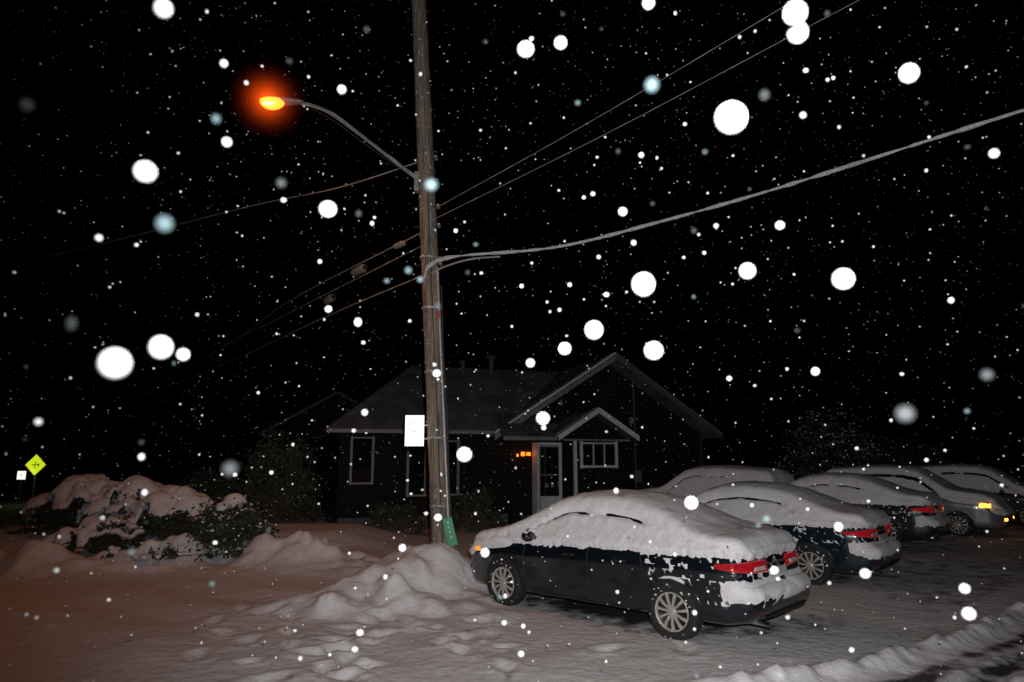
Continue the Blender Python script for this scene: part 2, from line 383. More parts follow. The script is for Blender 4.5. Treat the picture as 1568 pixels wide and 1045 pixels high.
        return mk(name,v,f,mat,root,True)
    def seam(name,pts,mode='side',sy=1,r_=.005,mat=BLACK,off_=0):
        out=[];P=[]
        for a_,b_ in zip(pts[:-1],pts[1:]):
            for k in range(8): t=k/8;P.append((a_[0]*(1-t)+b_[0]*t,a_[1]*(1-t)+b_[1]*t))
        P.append(pts[-1])
        for u,w in P:
            if mode=='side': o=(u,sy*3,w);d=(0,-sy,0)
            elif mode=='rear': o=(-4,u,w);d=(1,0,0)
            else: o=(4,u,w);d=(-1,0,0)
            p,nn=hit(o,d)
            if p is not None: out.append(p-Vector(d)*off_)
        if len(out)>2: tube(name,out,r_,mat,root,6)
    B=lambda x:itp(kind['belt'],x)
    dz=kind['roof']-1.47
    for sy in(-1,1):
        patch('front_side_window',[(-.1,B(0)+.04),(.95,B(.9)+.03),(.42,1.3+dz),(-.1,1.37+dz)],'side',GLASS,.004,sy=sy)
        patch('rear_side_window',[(-1.15,B(-1.1)+.04),(-.17,B(0)+.04),(-.17,1.37+dz),(-.85,1.3+dz)],'side',GLASS,.004,sy=sy)
        seam('front_door_seam',[(.9,.9),(.93,.6),(.86,.3)],sy=sy,r_=.006)
        seam('middle_door_seam',[(-.14,.93),(-.14,.6),(-.16,.28)],sy=sy,r_=.006)
        seam('rear_door_seam',[(-.88,.95),(-.93,.78),(-.85,.55),(-.84,.3)],sy=sy,r_=.006)
        seam('sill_trim',[(-.86,.27),(.88,.27)],sy=sy,r_=.012)
        for hx in(-.72,.05): seam('door_handle',[(hx,.80),(hx+.17,.795)],sy=sy,r_=.014,mat=paint,off_=.022)
        mv,mf=[],[]
        me_=empty('side_mirror',(.72,sy*.98,.99));me_.parent=root
        K=10
        for i_ in range(K+1):
            ph=math.pi*i_/K-math.pi/2;cc=max(math.cos(ph),0)**.6
            for k in range(16):
                a_=2*math.pi*k/16
                mv.append((.07*math.sin(ph)+.01,.105*cc*math.cos(a_),.07*cc*math.sin(a_)))
        for i_ in range(K):
            for k in range(16): mf.append((i_*16+k,i_*16+(k+1)%16,(i_+1)*16+(k+1)%16,(i_+1)*16+k))
        mk('mirror_shell',mv,mf,paint,me_,True)
        tube('mirror_stalk',[(0,-sy*.18,-.04),(0,-sy*.05,-.02)],.025,BLACK,me_)
        tube('mirror_snow',[(-.02,-.08,.055),(0,0,.075),(-.02,.08,.055)],.03,CARSNOW,me_)
        zl=0 if kind is SEDAN else .1
        patch('tail_light',[(5,.765+zl),(64,.83+zl),(64,.87+zl),(4,.90+zl)],'rc',RED,.018,22,8,sy=sy,shape=.022)
        patch('reverse_light',[(9,.785+zl),(36,.80+zl),(32,.85+zl),(8,.85+zl)],'rc',WLENS,.026,8,5,sy=sy)
        patch('bumper_reflector',[(26,.40),(38,.40),(38,.42),(26,.42)],'rc',DRED,.006,6,4,sy=sy)
        patch('headlight',[(10,.62+zl),(62,.68+zl),(58,.80+zl),(12,.73+zl)],'fc',HEADL,.012,16,8,sy=sy)
        patch('turn_lamp',[(44,.66+zl),(68,.67+zl),(64,.78+zl),(42,.78+zl)] if face else [(50,.68+zl),(66,.69+zl),(62,.76+zl),(48,.76+zl)],'fc',AMBERGLOW if face else AMBER,.022,8,6,sy=sy)
        if face: patch('fog_lamp',[(14,.44),(26,.44),(26,.52),(14,.52)],'fc',AMBERGLOW,.012,6,5,sy=sy)
    patch('licence_plate',[(-.26,.69),(.26,.69),(.26,.80),(-.26,.80)],'rear',PLATE,.012)
    seam('trunk_garnish',[(-.36,.85),(.36,.85)],'rear',r_=.012,mat=CHROME,off_=.008)
    seam('trunk_seam',[(-.55,.93),(-.5,.78),(-.4,.68),(.4,.68),(.5,.78),(.55,.93)],'rear',r_=.004)
    seam('bumper_lower_trim',[(-.55,.36),(.55,.36)],'rear',r_=.03,mat=BLACK)
    patch('lower_grille',[(-.5,.3),(.5,.3),(.45,.48),(-.45,.48)],'front',BLACK,.006)
    patch('upper_grille',[(-.36,.6),(.36,.6),(.4,.70),(-.4,.70)],'front',BLACK,.006)
    seam('grille_bar',[(-.38,.66),(.38,.66)],'front',r_=.014,mat=CHROME,off_=.006)
    tube('exhaust_pipe',[(-2.0,.45,.26),(-2.24,.45,.25)],.028,CHROME,root)
    return root
make_car(SEDAN,CARS[0],137,PAINT_BLACK,1,fine=.018)
make_car(SEDAN,CARS[1],138,PAINT_TEAL,2)
make_car(SEDAN,CARS[2],138,PAINT_GREY,3,z=.05)
make_car(SUV,CARS[3],-44,PAINT_SILVER,4,face=True,sidesnow=.3)
make_car(SUV,CARS[4],-44,PAINT_GREY,5,face=False,sidesnow=.5)
make_car(SUV,CARS[5],137,PAINT_GREY,6)

# ------------------------------------------------------------ utility pole
wood,nt,b=new_mat('pole_wood'); b.inputs['Roughness'].default_value=.85
tc=nt.nodes.new('ShaderNodeTexCoord');mp=nt.nodes.new('ShaderNodeMapping');mp.inputs['Scale'].default_value=(28,28,.9)
n=nt.nodes.new('ShaderNodeTexNoise');n.inputs['Scale'].default_value=1.6;n.inputs['Detail'].default_value=8;n.inputs['Roughness'].default_value=.7
rp=nt.nodes.new('ShaderNodeValToRGB');rp.color_ramp.elements[0].position=.36;rp.color_ramp.elements[0].color=(.07,.055,.045,1);rp.color_ramp.elements[1].position=.62;rp.color_ramp.elements[1].color=(.38,.31,.25,1)
bp=nt.nodes.new('ShaderNodeBump');bp.inputs['Strength'].default_value=.8;bp.inputs['Distance'].default_value=.03
nt.links.new(tc.outputs['Object'],mp.inputs[0]);nt.links.new(mp.outputs[0],n.inputs['Vector']);nt.links.new(n.outputs['Fac'],rp.inputs[0]);nt.links.new(rp.outputs[0],b.inputs['Base Color']);nt.links.new(n.outputs['Fac'],bp.inputs['Height']);nt.links.new(bp.outputs[0],b.inputs['Normal'])
GALV=simple('galvanised_steel',(.42,.42,.42),.5,.4,bscale=15,var=.25)
CABLE=simple('cable_black',(.03,.03,.03),.6)
WIRE=simple('frosted_wire',(.30,.29,.28),.6,bscale=4,var=.5)
POLE=empty('utility_pole')
def px(z): return -1.13-.061*(z-.4)
zr=np.linspace(-.3,12,60)
tube('pole_shaft',[(px(z),11.5,z) for z in zr],[.172-.0035*z for z in zr],wood,POLE,20,.04)
tube('conduit',[(px(z)+.135,11.36,z) for z in np.linspace(.2,5.2,20)],.026,GALV,POLE)
tube('ground_wire',[(px(z)+.03,11.33+.003*z,z) for z in np.linspace(.2,6.5,20)],.008,CABLE,POLE)
tube('riser_cable',[(px(z)+.175+.01*math.sin(z*3),11.45,z) for z in np.linspace(.2,4.9,30)],.014,CABLE,POLE)
for z in(1.2,2.3,3.4,4.5,5.4): lathe('pole_strap',[(.172,-.02),(.178,-.02),(.178,.02),(.172,.02)],GALV,POLE,20,'z',(px(z),11.5,z))
for z in(5.25,5.95,6.3,7.2):
    tube('through_bolt',[(px(z)-.24,11.42,z),(px(z)+.24,11.42,z)],.012,CABLE,POLE)
    tube('insulator',[(px(z)+.2,11.4,z),(px(z)+.2,11.3,z)],.03,GALV,POLE)
box('reflector_marker',px(4.35)+.1,px(4.35)+.15,11.30,11.32,4.3,4.42,simple('red_tag',(.5,.05,.03),.4),POLE)
random.seed(3)
v=[];f=[]
for k in range(26):
    z=random.uniform(.8,9.5);s=.007;x=px(z)+random.uniform(-.12,.12);y=11.5-math.sqrt(max(.17**2-(x-px(z))**2,0))-.01
    b0=len(v);v+=[(x-s,y,z-s*2),(x+s,y,z-s*2),(x+s,y-.02,z+s*2),(x-s,y-.02,z+s*2)];f.append((b0,b0+1,b0+2,b0+3))
mk('staples',v,f,GALV,POLE)
v=[];f=[]
for k in range(110):
    z=random.uniform(.6,11);a=random.uniform(-2.9,-.3);rr=.165-.0035*z;x=px(z)+rr*math.cos(a);y=11.5+rr*math.sin(a);s=random.uniform(.004,.013)
    b0=len(v);v+=[(x-s,y-.004,z),(x,y-.012,z-s),(x+s,y-.004,z),(x,y-.014,z+s*1.3)];f.append((b0,b0+1,b0+2,b0+3))
mk('stuck_snow',v,f,SNOW,POLE)
SIGNW=simple('retro_glow_white',(.85,.85,.8),.4,emit=(1,1,.93),estr=1.1)  # emission stands in for flash bounced back by the reflective sheeting
INK=simple('sign_ink',(.4,.4,.37),.5,emit=(1,1,.9),estr=.5)  # print glows too, as part of the painted flash return
SG=empty('parking_sign',(0,0,0))
x0,x1,z0,z1=-1.75,-1.44,2.16,2.66
box('sign_plate',x0,x1,11.26,11.264,z0,z1,SIGNW,SG,.0015)
for q in((x0+.03,x1-.03,z1-.035,z1-.028),(x0+.03,x1-.03,z0+.028,z0+.035),(x0+.07,x1-.07,z0+.09,z0+.10)): box('sign_line',q[0],q[1],11.256,11.2595,q[2],q[3],INK,SG)
lathe('sign_symbol',[(.085,-.001),(.085,-.003),(.068,-.003),(.068,-.001)],INK,SG,28,'y',((x0+x1)/2,11.258,2.47))
tube('sign_bracket',[(x1-.2,11.29,2.5),(x1+.1,11.31,2.5)],.014,GALV,SG);tube('sign_bracket_low',[(x1-.2,11.29,2.28),(x1+.1,11.31,2.28)],.014,GALV,SG)
GRS=simple('retro_glow_green',(.01,.20,.08),.4,emit=(.02,.5,.2),estr=.10)  # slight self-glow imitates flash returned by the reflective plate
G=empty('green_marker_sign',(-.93,11.2,.60)); G.rotation_euler=(0,math.radians(-14),0)
box('plate',-.075,.075,-.003,.003,0,.44,GRS,G,.001)
for zz_ in(.12,.20,.28,.35): box('text_line',-.016,.016,-.008,-.0035,zz_,zz_+.035,PLATE,G)
box('stake',-.02,.02,.005,.03,-.5,.42,wood,G)

# ------------------------------------------------------------ street lamp
L=empty('street_lamp')
arm=smoothpts([(px(6.7)-.1,11.42,6.78),(-2.15,11.38,7.2),(-2.71,11.32,7.63),(-3.2,11.26,7.98),(-3.52,11.22,8.11),(-3.72,11.2,8.14)],8)
tube('arm',arm,.028,GALV,L)
arm2=[p+Vector((.02,.06,-.10*math.sin(math.pi*min(i/ (len(arm)-1)*1.05,1)))) for i,p in enumerate(arm)]
tube('arm_brace',arm2[:-6],.010,CABLE,L)
tube('arm_snow',[p+Vector((0,0,.026)) for p in arm],.014,SNOW,L,jit=.8)
box('arm_plate',px(6.8)-.2,px(6.8)-.12,11.36,11.5,6.6,6.95,GALV,L,.005)
hp=[(-3.68,.05),(-3.74,.075),(-3.85,.09),(-4.0,.125),(-4.15,.15),(-4.3,.14),(-4.42,.09),(-4.46,.02)]
v=[];f=[]
for i_,(x,w) in enumerate(hp):
    for k in range(16):
        a=2*math.pi*k/16; s=math.sin(a); v.append((x,11.18+w*math.cos(a),8.16+.02*(-3.7-x)+ (w*.65*s if s>0 else w*.30*s)))
for i_ in range(len(hp)-1):
    for k in range(16): f.append((i_*16+k,i_*16+(k+1)%16,(i_+1)*16+(k+1)%16,(i_+1)*16+k))
f.append(tuple(range(16)));f.append(tuple(reversed(range((len(hp)-1)*16,len(hp)*16))))
mk('housing',v,f,GALV,L,True)
SOD=simple('sodium_lamp_lens',(1,.5,.15),.3,emit=(1,.12,.008),estr=6)
v=[];f=[]
for i_ in range(9):
    ph=math.pi/2*i_/8
    for k in range(24):
        a=2*math.pi*k/24; v.append((-4.22+.22*math.cos(ph)*math.cos(a),11.14+.14*math.cos(ph)*math.sin(a),8.17-.16*math.sin(ph)))
for i_ in range(8):
    for k in range(24): f.append((i_*24+k,i_*24+(k+1)%24,(i_+1)*24+(k+1)%24,(i_+1)*24+k))
mk('lens',v,f,SOD,L,True)
HOT=simple('sodium_arc_tube',(1,.7,.3),.3,emit=(1,.42,.10),estr=9)
tube('arc_tube',[(-4.34,11.02,8.06),(-4.25,11.0,8.04),(-4.14,11.02,8.06)],[.012,.035,.012],HOT,L)
halo_mat=D.materials.new('lamp_halo_glow');halo_mat.use_nodes=True;nt=halo_mat.node_tree;nt.nodes.clear()  # self-glowing volume painted in for the flare halo around the lamp
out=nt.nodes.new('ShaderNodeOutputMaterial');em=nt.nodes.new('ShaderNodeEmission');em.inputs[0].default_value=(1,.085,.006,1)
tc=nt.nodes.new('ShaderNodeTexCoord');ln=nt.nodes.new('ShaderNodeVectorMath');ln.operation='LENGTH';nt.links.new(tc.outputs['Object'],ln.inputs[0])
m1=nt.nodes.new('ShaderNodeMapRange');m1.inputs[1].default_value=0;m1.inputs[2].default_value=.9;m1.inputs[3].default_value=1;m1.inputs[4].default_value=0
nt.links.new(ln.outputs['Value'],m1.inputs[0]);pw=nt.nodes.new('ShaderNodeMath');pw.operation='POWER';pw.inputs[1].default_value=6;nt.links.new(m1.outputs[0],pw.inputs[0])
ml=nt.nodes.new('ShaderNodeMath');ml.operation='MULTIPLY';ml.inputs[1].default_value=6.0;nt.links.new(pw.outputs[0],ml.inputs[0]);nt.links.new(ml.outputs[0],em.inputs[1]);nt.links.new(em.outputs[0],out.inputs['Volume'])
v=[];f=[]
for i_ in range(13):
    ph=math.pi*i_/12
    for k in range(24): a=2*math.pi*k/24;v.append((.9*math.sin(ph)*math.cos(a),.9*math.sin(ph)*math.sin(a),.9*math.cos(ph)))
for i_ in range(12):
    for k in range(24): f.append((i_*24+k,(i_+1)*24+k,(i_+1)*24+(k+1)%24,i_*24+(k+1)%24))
halo_obj=mk('painted_halo',v,f,halo_mat,L,True);halo_obj.location=(-4.25,11.0,8.1)  # added glow sphere that imitates the halo, not airborne snow
ld=D.lights.new('lamp_bulb','SPOT');ld.energy=200;ld.color=(1,.36,.15);ld.spot_size=math.radians(160);ld.spot_blend=.8;ld.shadow_soft_size=.12
lo=link(D.objects.new('lamp_bulb',ld));lo.location=(-4.22,11.14,7.96);lo.parent=L

# ------------------------------------------------------------ wires
tube('overhead_cable',smoothpts([(px(5.0)-.1,11.38,5.02),(-1.40,11.3,5.22),(-.96,11.4,5.41),(.735,11.2,5.51),(2.33,10.8,5.79),(4.2,10,6.11),(6.46,8,6.3),(9,5.8,6.5),(12.5,2.6,6.9)],34),.026,snow_mat('cable_snow',(.78,.78,.8),30,90,.02,.5)[0],None,8,.9)
tube('overhead_cable',smoothpts([(-1.6,11.4,5.0),(-1.15,11.32,5.2),(-.7,11.3,5.33),(-.2,11.25,5.36)],10),.016,WIRE)
def wire(pts,r=.008,mat=WIRE,jit=.3): tube('overhead_wire',smoothpts(pts,14),r,mat,None,6,jit)
wire([(px(6.2),11.4,6.2),(1.0,9.75,6.93),(3.52,8,7.74),(6.5,5.9,8.75),(10,3.4,10)],.005)
wire([(px(6.05),11.4,6.02),(1.5,9.78,6.9),(4.55,8,7.86),(8,6,8.9),(12,3.7,10.2)],.005)
wire([(px(5.2),11.5,5.15),(-4.44,16,5.3),(-10.5,25,5.43),(-18.4,36,5.6),(-40,66,6.2)],.013)
wire([(px(5.9),11.5,5.94),(-6.08,18,6.1),(-12.5,28.5,6.4),(-34,60,7)],.012)
wire([(px(5.6),11.5,5.7),(-6.3,18.5,5.85),(-13,28.7,6.2),(-34,61,6.8)],.010)
wire([(px(7.2),11.5,7.23),(-3.4,12.6,7.15),(-5.68,14,7.3),(-10,16.6,7.4),(-15.5,20,7.65),(-26,26.5,8.3)],.010)
def closure(p,q,r):
    tube('cable_splice_closure',[Vector(p)+(Vector(q)-Vector(p))*t for t in(0,.05,.15,.5,.85,.95,1)],[r*.4,r*.9,r,r*1.05,r,r*.9,r*.4],GALV,None,12,.1)
closure((-3.1,13.9,5.92),(-3.45,14.4,5.93),.09);closure((-4.2,15.6,5.68),(-4.5,16.1,5.70),.09);closure((-1.95,12.0,5.85),(-2.2,12.3,5.86),.05)

# ------------------------------------------------------------ house
sid,nt,b=new_mat('house_siding');b.inputs['Roughness'].default_value=.8
tc=nt.nodes.new('ShaderNodeTexCoord');sp=nt.nodes.new('ShaderNodeSeparateXYZ');nt.links.new(tc.outputs['Object'],sp.inputs[0])
mm=nt.nodes.new('ShaderNodeMath');mm.operation='MULTIPLY';mm.inputs[1].default_value=7;fr=nt.nodes.new('ShaderNodeMath');fr.operation='FRACT'
nt.links.new(sp.outputs['Z'],mm.inputs[0]);nt.links.new(mm.outputs[0],fr.inputs[0])
rp=nt.nodes.new('ShaderNodeValToRGB');rp.color_ramp.elements[0].color=(.004,.0035,.0035,1);rp.color_ramp.elements[1].position=.25;rp.color_ramp.elements[1].color=(.010,.009,.0085,1)
b.inputs['Specular IOR Level'].default_value=.2
nt.links.new(fr.outputs[0],rp.inputs[0]);nt.links.new(rp.outputs[0],b.inputs['Base Color'])
bp=nt.nodes.new('ShaderNodeBump');bp.inputs['Distance'].default_value=.02;nt.links.new(fr.outputs[0],bp.inputs['Height']);nt.links.new(bp.outputs[0],b.inputs['Normal'])
rf,nt,b=new_mat('snow_dusted_shingles');b.inputs['Roughness'].default_value=.85
tc=nt.nodes.new('ShaderNodeTexCoord')
br=nt.nodes.new('ShaderNodeTexBrick');br.inputs['Scale'].default_value=3.2;br.inputs['Color1'].default_value=(.05,.05,.055,1);br.inputs['Color2'].default_value=(.08,.08,.09,1);br.inputs['Mortar'].default_value=(.16,.16,.18,1);br.inputs['Row Height'].default_value=.4
n=nt.nodes.new('ShaderNodeTexNoise');n.inputs['Scale'].default_value=1.4;n.inputs['Detail'].default_value=9
nt.links.new(tc.outputs['Object'],br.inputs[0]);nt.links.new(tc.outputs['Object'],n.inputs['Vector'])
mr=nt.nodes.new('ShaderNodeMapRange');mr.inputs[1].default_value=.42;mr.inputs[2].default_value=.62;mr.inputs[3].default_value=.1;mr.inputs[4].default_value=.5
mx=nt.nodes.new('ShaderNodeMix');mx.data_type='RGBA';nt.links.new(n.outputs['Fac'],mr.inputs[0]);nt.links.new(mr.outputs[0],mx.inputs[0]);nt.links.new(br.outputs[0],mx.inputs[6]);mx.inputs[7].default_value=(.27,.27,.30,1);nt.links.new(mx.outputs[2],b.inputs['Base Color'])
TRIM=simple('white_trim',(.60,.66,.72),.5,bscale=8,var=.15)
FASC=simple('grey_trim',(.22,.23,.245),.6,bscale=8,var=.2)
WGL=simple('window_glass',(.008,.01,.012),.05)
CONC=simple('concrete',(.09,.09,.09),.9,bump=.3,bscale=10,var=.3)
H=empty('bungalow_house',(-4.85,18.5,0),math.radians(20))
def wallpoly(name,pts,y0,y1,mat,par):
    k=len(pts);v=[(x,y0,z) for x,z in pts]+[(x,y1,z) for x,z in pts]
    f=[tuple(range(k)),tuple(reversed(range(k,2*k)))]+[(i,k+i,k+(i+1)%k,(i+1)%k) for i in range(k)]
    return mk(name,v,f,mat,par)
box('foundation',.3,5.2,.45,6.9,-.5,.35,CONC,H)
box('main_wall',.25,5.25,.4,7,.35,2.7,sid,H)
wallpoly('gable_wall',[(5.252,-.3),(12.0,-.3),(12.0,2.75),(8.6,4.92),(5.252,2.75)],.38,7.2,sid,H)
slab('main_roof_front',[(-.15,-.05,2.74),(8.2,-.05,2.74),(8.2,3.7,5.05),(2.9,3.7,5.05)],.1,rf,H)
slab('main_roof_hip',[(-.15,7.45,2.74),(-.15,-.05,2.74),(2.9,3.7,5.05)],.1,rf,H)
slab('main_roof_back',[(8.2,7.45,2.74),(-.15,7.45,2.74),(2.9,3.7,5.05),(8.2,3.7,5.05)],.1,rf,H)
box('eave_fascia',-.12,4.6,-.10,-.055,2.64,2.735,FASC,H)
slab('gable_roof_right',[(8.6,-.05,5.18),(12.5,-.05,2.7),(12.5,7.4,2.7),(8.6,7.4,5.18)],.1,rf,H)
slab('gable_roof_left',[(4.62,-.05,2.66),(8.6,-.05,5.18),(8.6,7.4,5.18),(4.62,7.4,2.66)],.1,rf,H)
def rake(name,a,b_,w,y0,y1,mat,par,dz=0):
    (xa,za),(xb,zb)=a,b_
    return wallpoly(name,[(xa,za+dz),(xb,zb+dz),(xb,zb+dz-w),(xa,za+dz-w)],y0,y1,mat,par)
rake('rake_board_left',(4.6,2.61),(8.6,5.14),.14,-.10,-.055,FASC,H)
rake('rake_board_right',(8.6,5.14),(12.52,2.65),.10,-.10,-.055,CONC,H)
rake('rake_snow_left',(4.6,2.72),(8.6,5.26),.06,-.12,.25,SNOW,H)
rake('rake_snow_right',(8.6,5.26),(12.52,2.75),.03,-.12,.08,FASC,H)
wallpoly('porch_wall',[(6.74,-.3),(8.35,-.3),(8.35,2.6),(7.4,3.15),(6.74,2.75)],-1.0,.36,sid,H)
slab('porch_roof_left',[(6.15,-1.2,2.58),(7.4,-1.2,3.36),(7.4,.6,3.36),(6.15,.6,2.58)],.07,rf,H)
slab('porch_roof_right',[(7.4,-1.2,3.36),(8.65,-1.2,2.58),(8.65,.6,2.58),(7.4,.6,3.36)],.07,rf,H)
rake('porch_rake_left',(6.12,2.55),(7.4,3.35),.10,-1.25,-1.205,TRIM,H);rake('porch_rake_right',(7.4,3.35),(8.7,2.55),.10,-1.25,-1.205,TRIM,H)
rake('porch_snow_left',(6.12,2.60),(7.4,3.41),.05,-1.26,-.9,SNOW,H);rake('porch_snow_right',(7.4,3.41),(8.7,2.60),.05,-1.26,-.9,SNOW,H)
box('porch_gable_fascia',6.35,8.5,-1.03,-1.003,2.45,2.50,FASC,H)
slab('entry_roof',[(4.5,-1.1,2.56),(6.14,-1.1,2.56),(6.14,.7,3.3),(4.9,.7,3.3)],.08,rf,H)
box('entry_fascia',4.5,6.1,-1.15,-1.105,2.45,2.555,FASC,H)
box('entry_step',5.6,6.72,-.9,.37,-.3,.25,CONC,H,.02)
def window(x0,x1,z0,z1,y,nm,mull=1,hor=0,t=.07,mat=None):
    mat=mat or TRIM
    W=empty(nm);W.parent=H
    box('glass',x0,x1,y-.01,y,z0,z1,WGL,W)
    box('left_jamb',x0-t,x0,y-.05,y,z0-t,z1+t,mat,W);box('right_jamb',x1,x1+t,y-.05,y,z0-t,z1+t,mat,W)
    box('head',x0,x1,y-.048,y,z1,z1+t*.6,mat,W);box('sill',x0,x1,y-.07,y,z0-t*.8,z0,mat,W)
    for k in range(1,mull): xx=x0+(x1-x0)*k/mull;box('mullion',xx-.02,xx+.02,y-.035,y-.011,z0,z1,mat,W)
    for k in range(1,hor): zq=z0+(z1-z0)*k/hor;box('rail',x0,x1,y-.033,y-.011,zq-.015,zq+.015,mat,W)
window(.62,1.15,1.3,2.5,.398,'bedroom_window',1,1,.06,FASC)
window(2.2,3.6,.95,2.42,.398,'living_room_window',3,1,.07,FASC)
window(6.95,8.0,1.75,2.36,-1.002,'porch_window',3,1,.08)
DR=empty('front_door');DR.parent=H;DR.location=(.20,0,0)
box('frame_left',5.74,5.80,-.04,.37,.25,2.42,TRIM,DR);box('frame_right',6.50,6.535,-.04,.37,.25,2.42,TRIM,DR);box('frame_head',5.80,6.50,-.04,.37,2.34,2.42,TRIM,DR)
box('stile_left',5.80,5.85,-.02,.02,.25,2.34,FASC,DR);box('stile_right',6.45,6.50,-.02,.02,.25,2.34,TRIM,DR);box('kick_panel',5.85,6.45,-.018,.018,.25,.85,TRIM,DR);box('top_rail',5.85,6.45,-.018,.018,2.28,2.34,FASC,DR);box('mid_rail',5.85,6.45,-.018,.018,1.45,1.48,FASC,DR)
box('door_glass',5.85,6.45,-.005,.005,.85,2.28,WGL,DR);tube('handle',[(6.40,-.06,1.1),(6.40,-.06,1.3)],.012,GALV,DR)
box('notice_paper',6.0,6.10,-.012,-.006,1.1,1.22,FASC,DR);box('notice_paper_b',6.18,6.28,-.012,-.006,1.1,1.22,FASC,DR)
box('porch_post',6.65,6.73,-1.12,-1.02,.0,2.45,TRIM,H,.005)
box('corner_board',11.9,12.02,.33,.379,-.2,2.7,simple('dark_corner',(.03,.03,.03),.6),H)
lampM=simple('number_light_orange',(1,.4,.05),.4,emit=(1,.16,.01),estr=3.0)
box('house_number_light',5.58,5.70,.33,.372,2.02,2.14,lampM,H,.01);box('house_number_light_b',5.76,5.88,.33,.372,2.03,2.13,lampM,H,.01);box('house_number_light_c',5.44,5.49,.33,.372,2.0,2.08,lampM,H,.01)
pl=D.lights.new('porch_glow','POINT');pl.energy=.8;pl.color=(1,.3,.06);pl.shadow_soft_size=.05;po=link(D.objects.new('porch_glow',pl));po.parent=H;po.location=(5.45,.15,2.05)
tube('service_mast',[(8.72,-.95,.9),(8.72,-.95,4.6),(8.7,-1.0,4.75),(8.65,-1.1,4.75)],.022,CONC,H);box('meter_box',8.62,8.84,-1.1,-.98,1.25,1.6,CONC,H,.01);lathe('electric_meter',[(.08,0),(.08,-.08),(.06,-.1),(0,-.1)],CONC,H,20,'y',(8.73,-1.1,1.45))
tube('roof_vent',[(5.6,3.3,4.7),(5.6,3.3,5.35)],.09,CONC,H,14);lathe('vent_cap',[(.0,.1),(.22,.02),(.2,-.03),(.08,-.03)],CONC,H,18,'z',(5.6,3.3,5.4))
tube('stove_pipe',[(4.6,3.4,4.8),(4.6,3.4,5.2)],.07,CONC,H,12);lathe('stove_cap',[(.0,.06),(.17,.0),(.15,-.03),(.06,-.03)],CONC,H,18,'z',(4.6,3.4,5.22))
box('wall_box',9.3,9.46,.33,.378,3.05,3.25,FASC,H)
def small_house(loc,rz,w,d,e,r_,name='neighbour_house'):
    E=empty(name,loc,math.radians(rz))
    wallpoly('walls',[(0,-.5),(w,-.5),(w,e),(w/2,r_-.12),(0,e)],0,d,sid,E)
    slab('roof_left',[(-.4,-.3,e-.2),(w/2,-.3,r_),(w/2,d+.3,r_),(-.4,d+.3,e-.2)],.1,rf,E);slab('roof_right',[(w/2,-.3,r_),(w+.4,-.3,e-.2),(w+.4,d+.3,e-.2),(w/2,d+.3,r_)],.1,rf,E)
    box('window_trim',w*.3,w*.6,-.06,-.002,1.2,2.3,CONC,E);box('window_pane',w*.3+.08,w*.6-.08,-.075,-.063,1.28,2.22,WGL,E);box('door',w*.72,w*.86,-.05,-.003,.1,2.1,CONC,E)
    return E
small_house((-11.0,31,0),12,6,8,3.2,5.0)

# ------------------------------------------------------------ vegetation
LEAF=simple('dark_leaves',(.04,.045,.028),.7,bscale=3,var=.5)
TWIG=simple('twigs',(.06,.05,.04),.85,bscale=10,var=.4)
def foliage(E,rx,ry,hh,nl,snow,leaf,twigs,R,z00=0):
    v=[];f=[];mi=[]
    for k in range(twigs):
        a=R.uniform(0,2*math.pi);e=R.uniform(.25,1.0);q=R.uniform(.75,1.08)
        tip=Vector((rx*math.cos(a)*math.sqrt(max(0,1-e*e*.85))*q,ry*math.sin(a)*math.sqrt(max(0,1-e*e*.85))*q,hh*e*q))
        mid=tip*.5+Vector((R.uniform(-.1,.1),R.uniform(-.1,.1),.12*hh))
        tv,tf=tube_geo([Vector((R.uniform(-.08,.08),R.uniform(-.08,.08),0)),mid,tip],[.018,.011,.004],5)
        b0=len(v);v+=tv;f+=[tuple(b0+i_ for i_ in q_) for q_ in tf];mi+=[1]*len(tf)
    clumps=[]
    for k in range(max(10,nl//70)):
        a=R.uniform(0,2*math.pi);e=R.uniform(.05,1)**.7;s=math.sqrt(max(0,1-e*e*.9));q=R.uniform(.6,1)
        clumps.append((Vector((rx*s*math.cos(a)*q,ry*s*math.sin(a)*q,hh*e*q)),R.uniform(.1,.24)*(rx+hh)/2))
    for k in range(nl):
        c,cr=R.choice(clumps);p=c+Vector((R.gauss(0,1),R.gauss(0,1),R.gauss(0,.8)))*cr*.5
        if p.z<0: continue
        s=leaf*R.uniform(.5,1.3);u=Vector((R.gauss(0,1),R.gauss(0,1),R.gauss(0,1))).normalized();w=u.cross(Vector((R.gauss(0,1),R.gauss(0,1),R.gauss(0,1)))).normalized()
        isn=(p.z-c.z)>cr*(.9-1.2*snow) and R.random()<snow+.25
        if isn: u=Vector((u.x,u.y,u.z*.3)).normalized();s*=.8
        b0=len(v);v+=[p-u*s,p+w*s*.5,p+u*s,p-w*s*.5];f.append((b0,b0+1,b0+2,b0+3));mi.append(2 if isn else 0)
    mk('foliage',v,f,None,E,False,[LEAF,TWIG,SNOW],mi)
def shrub(name,cx,cy,rx,ry,hh,nl,snow=.5,leaf=.05,twigs=40,seed=0,base=None):
    R=random.Random(seed);z0=gz(cx,cy)-.05 if base is None else base
    E=empty(name,(cx,cy,z0)); foliage(E,rx,ry,hh,nl,snow,leaf,twigs,R); return E
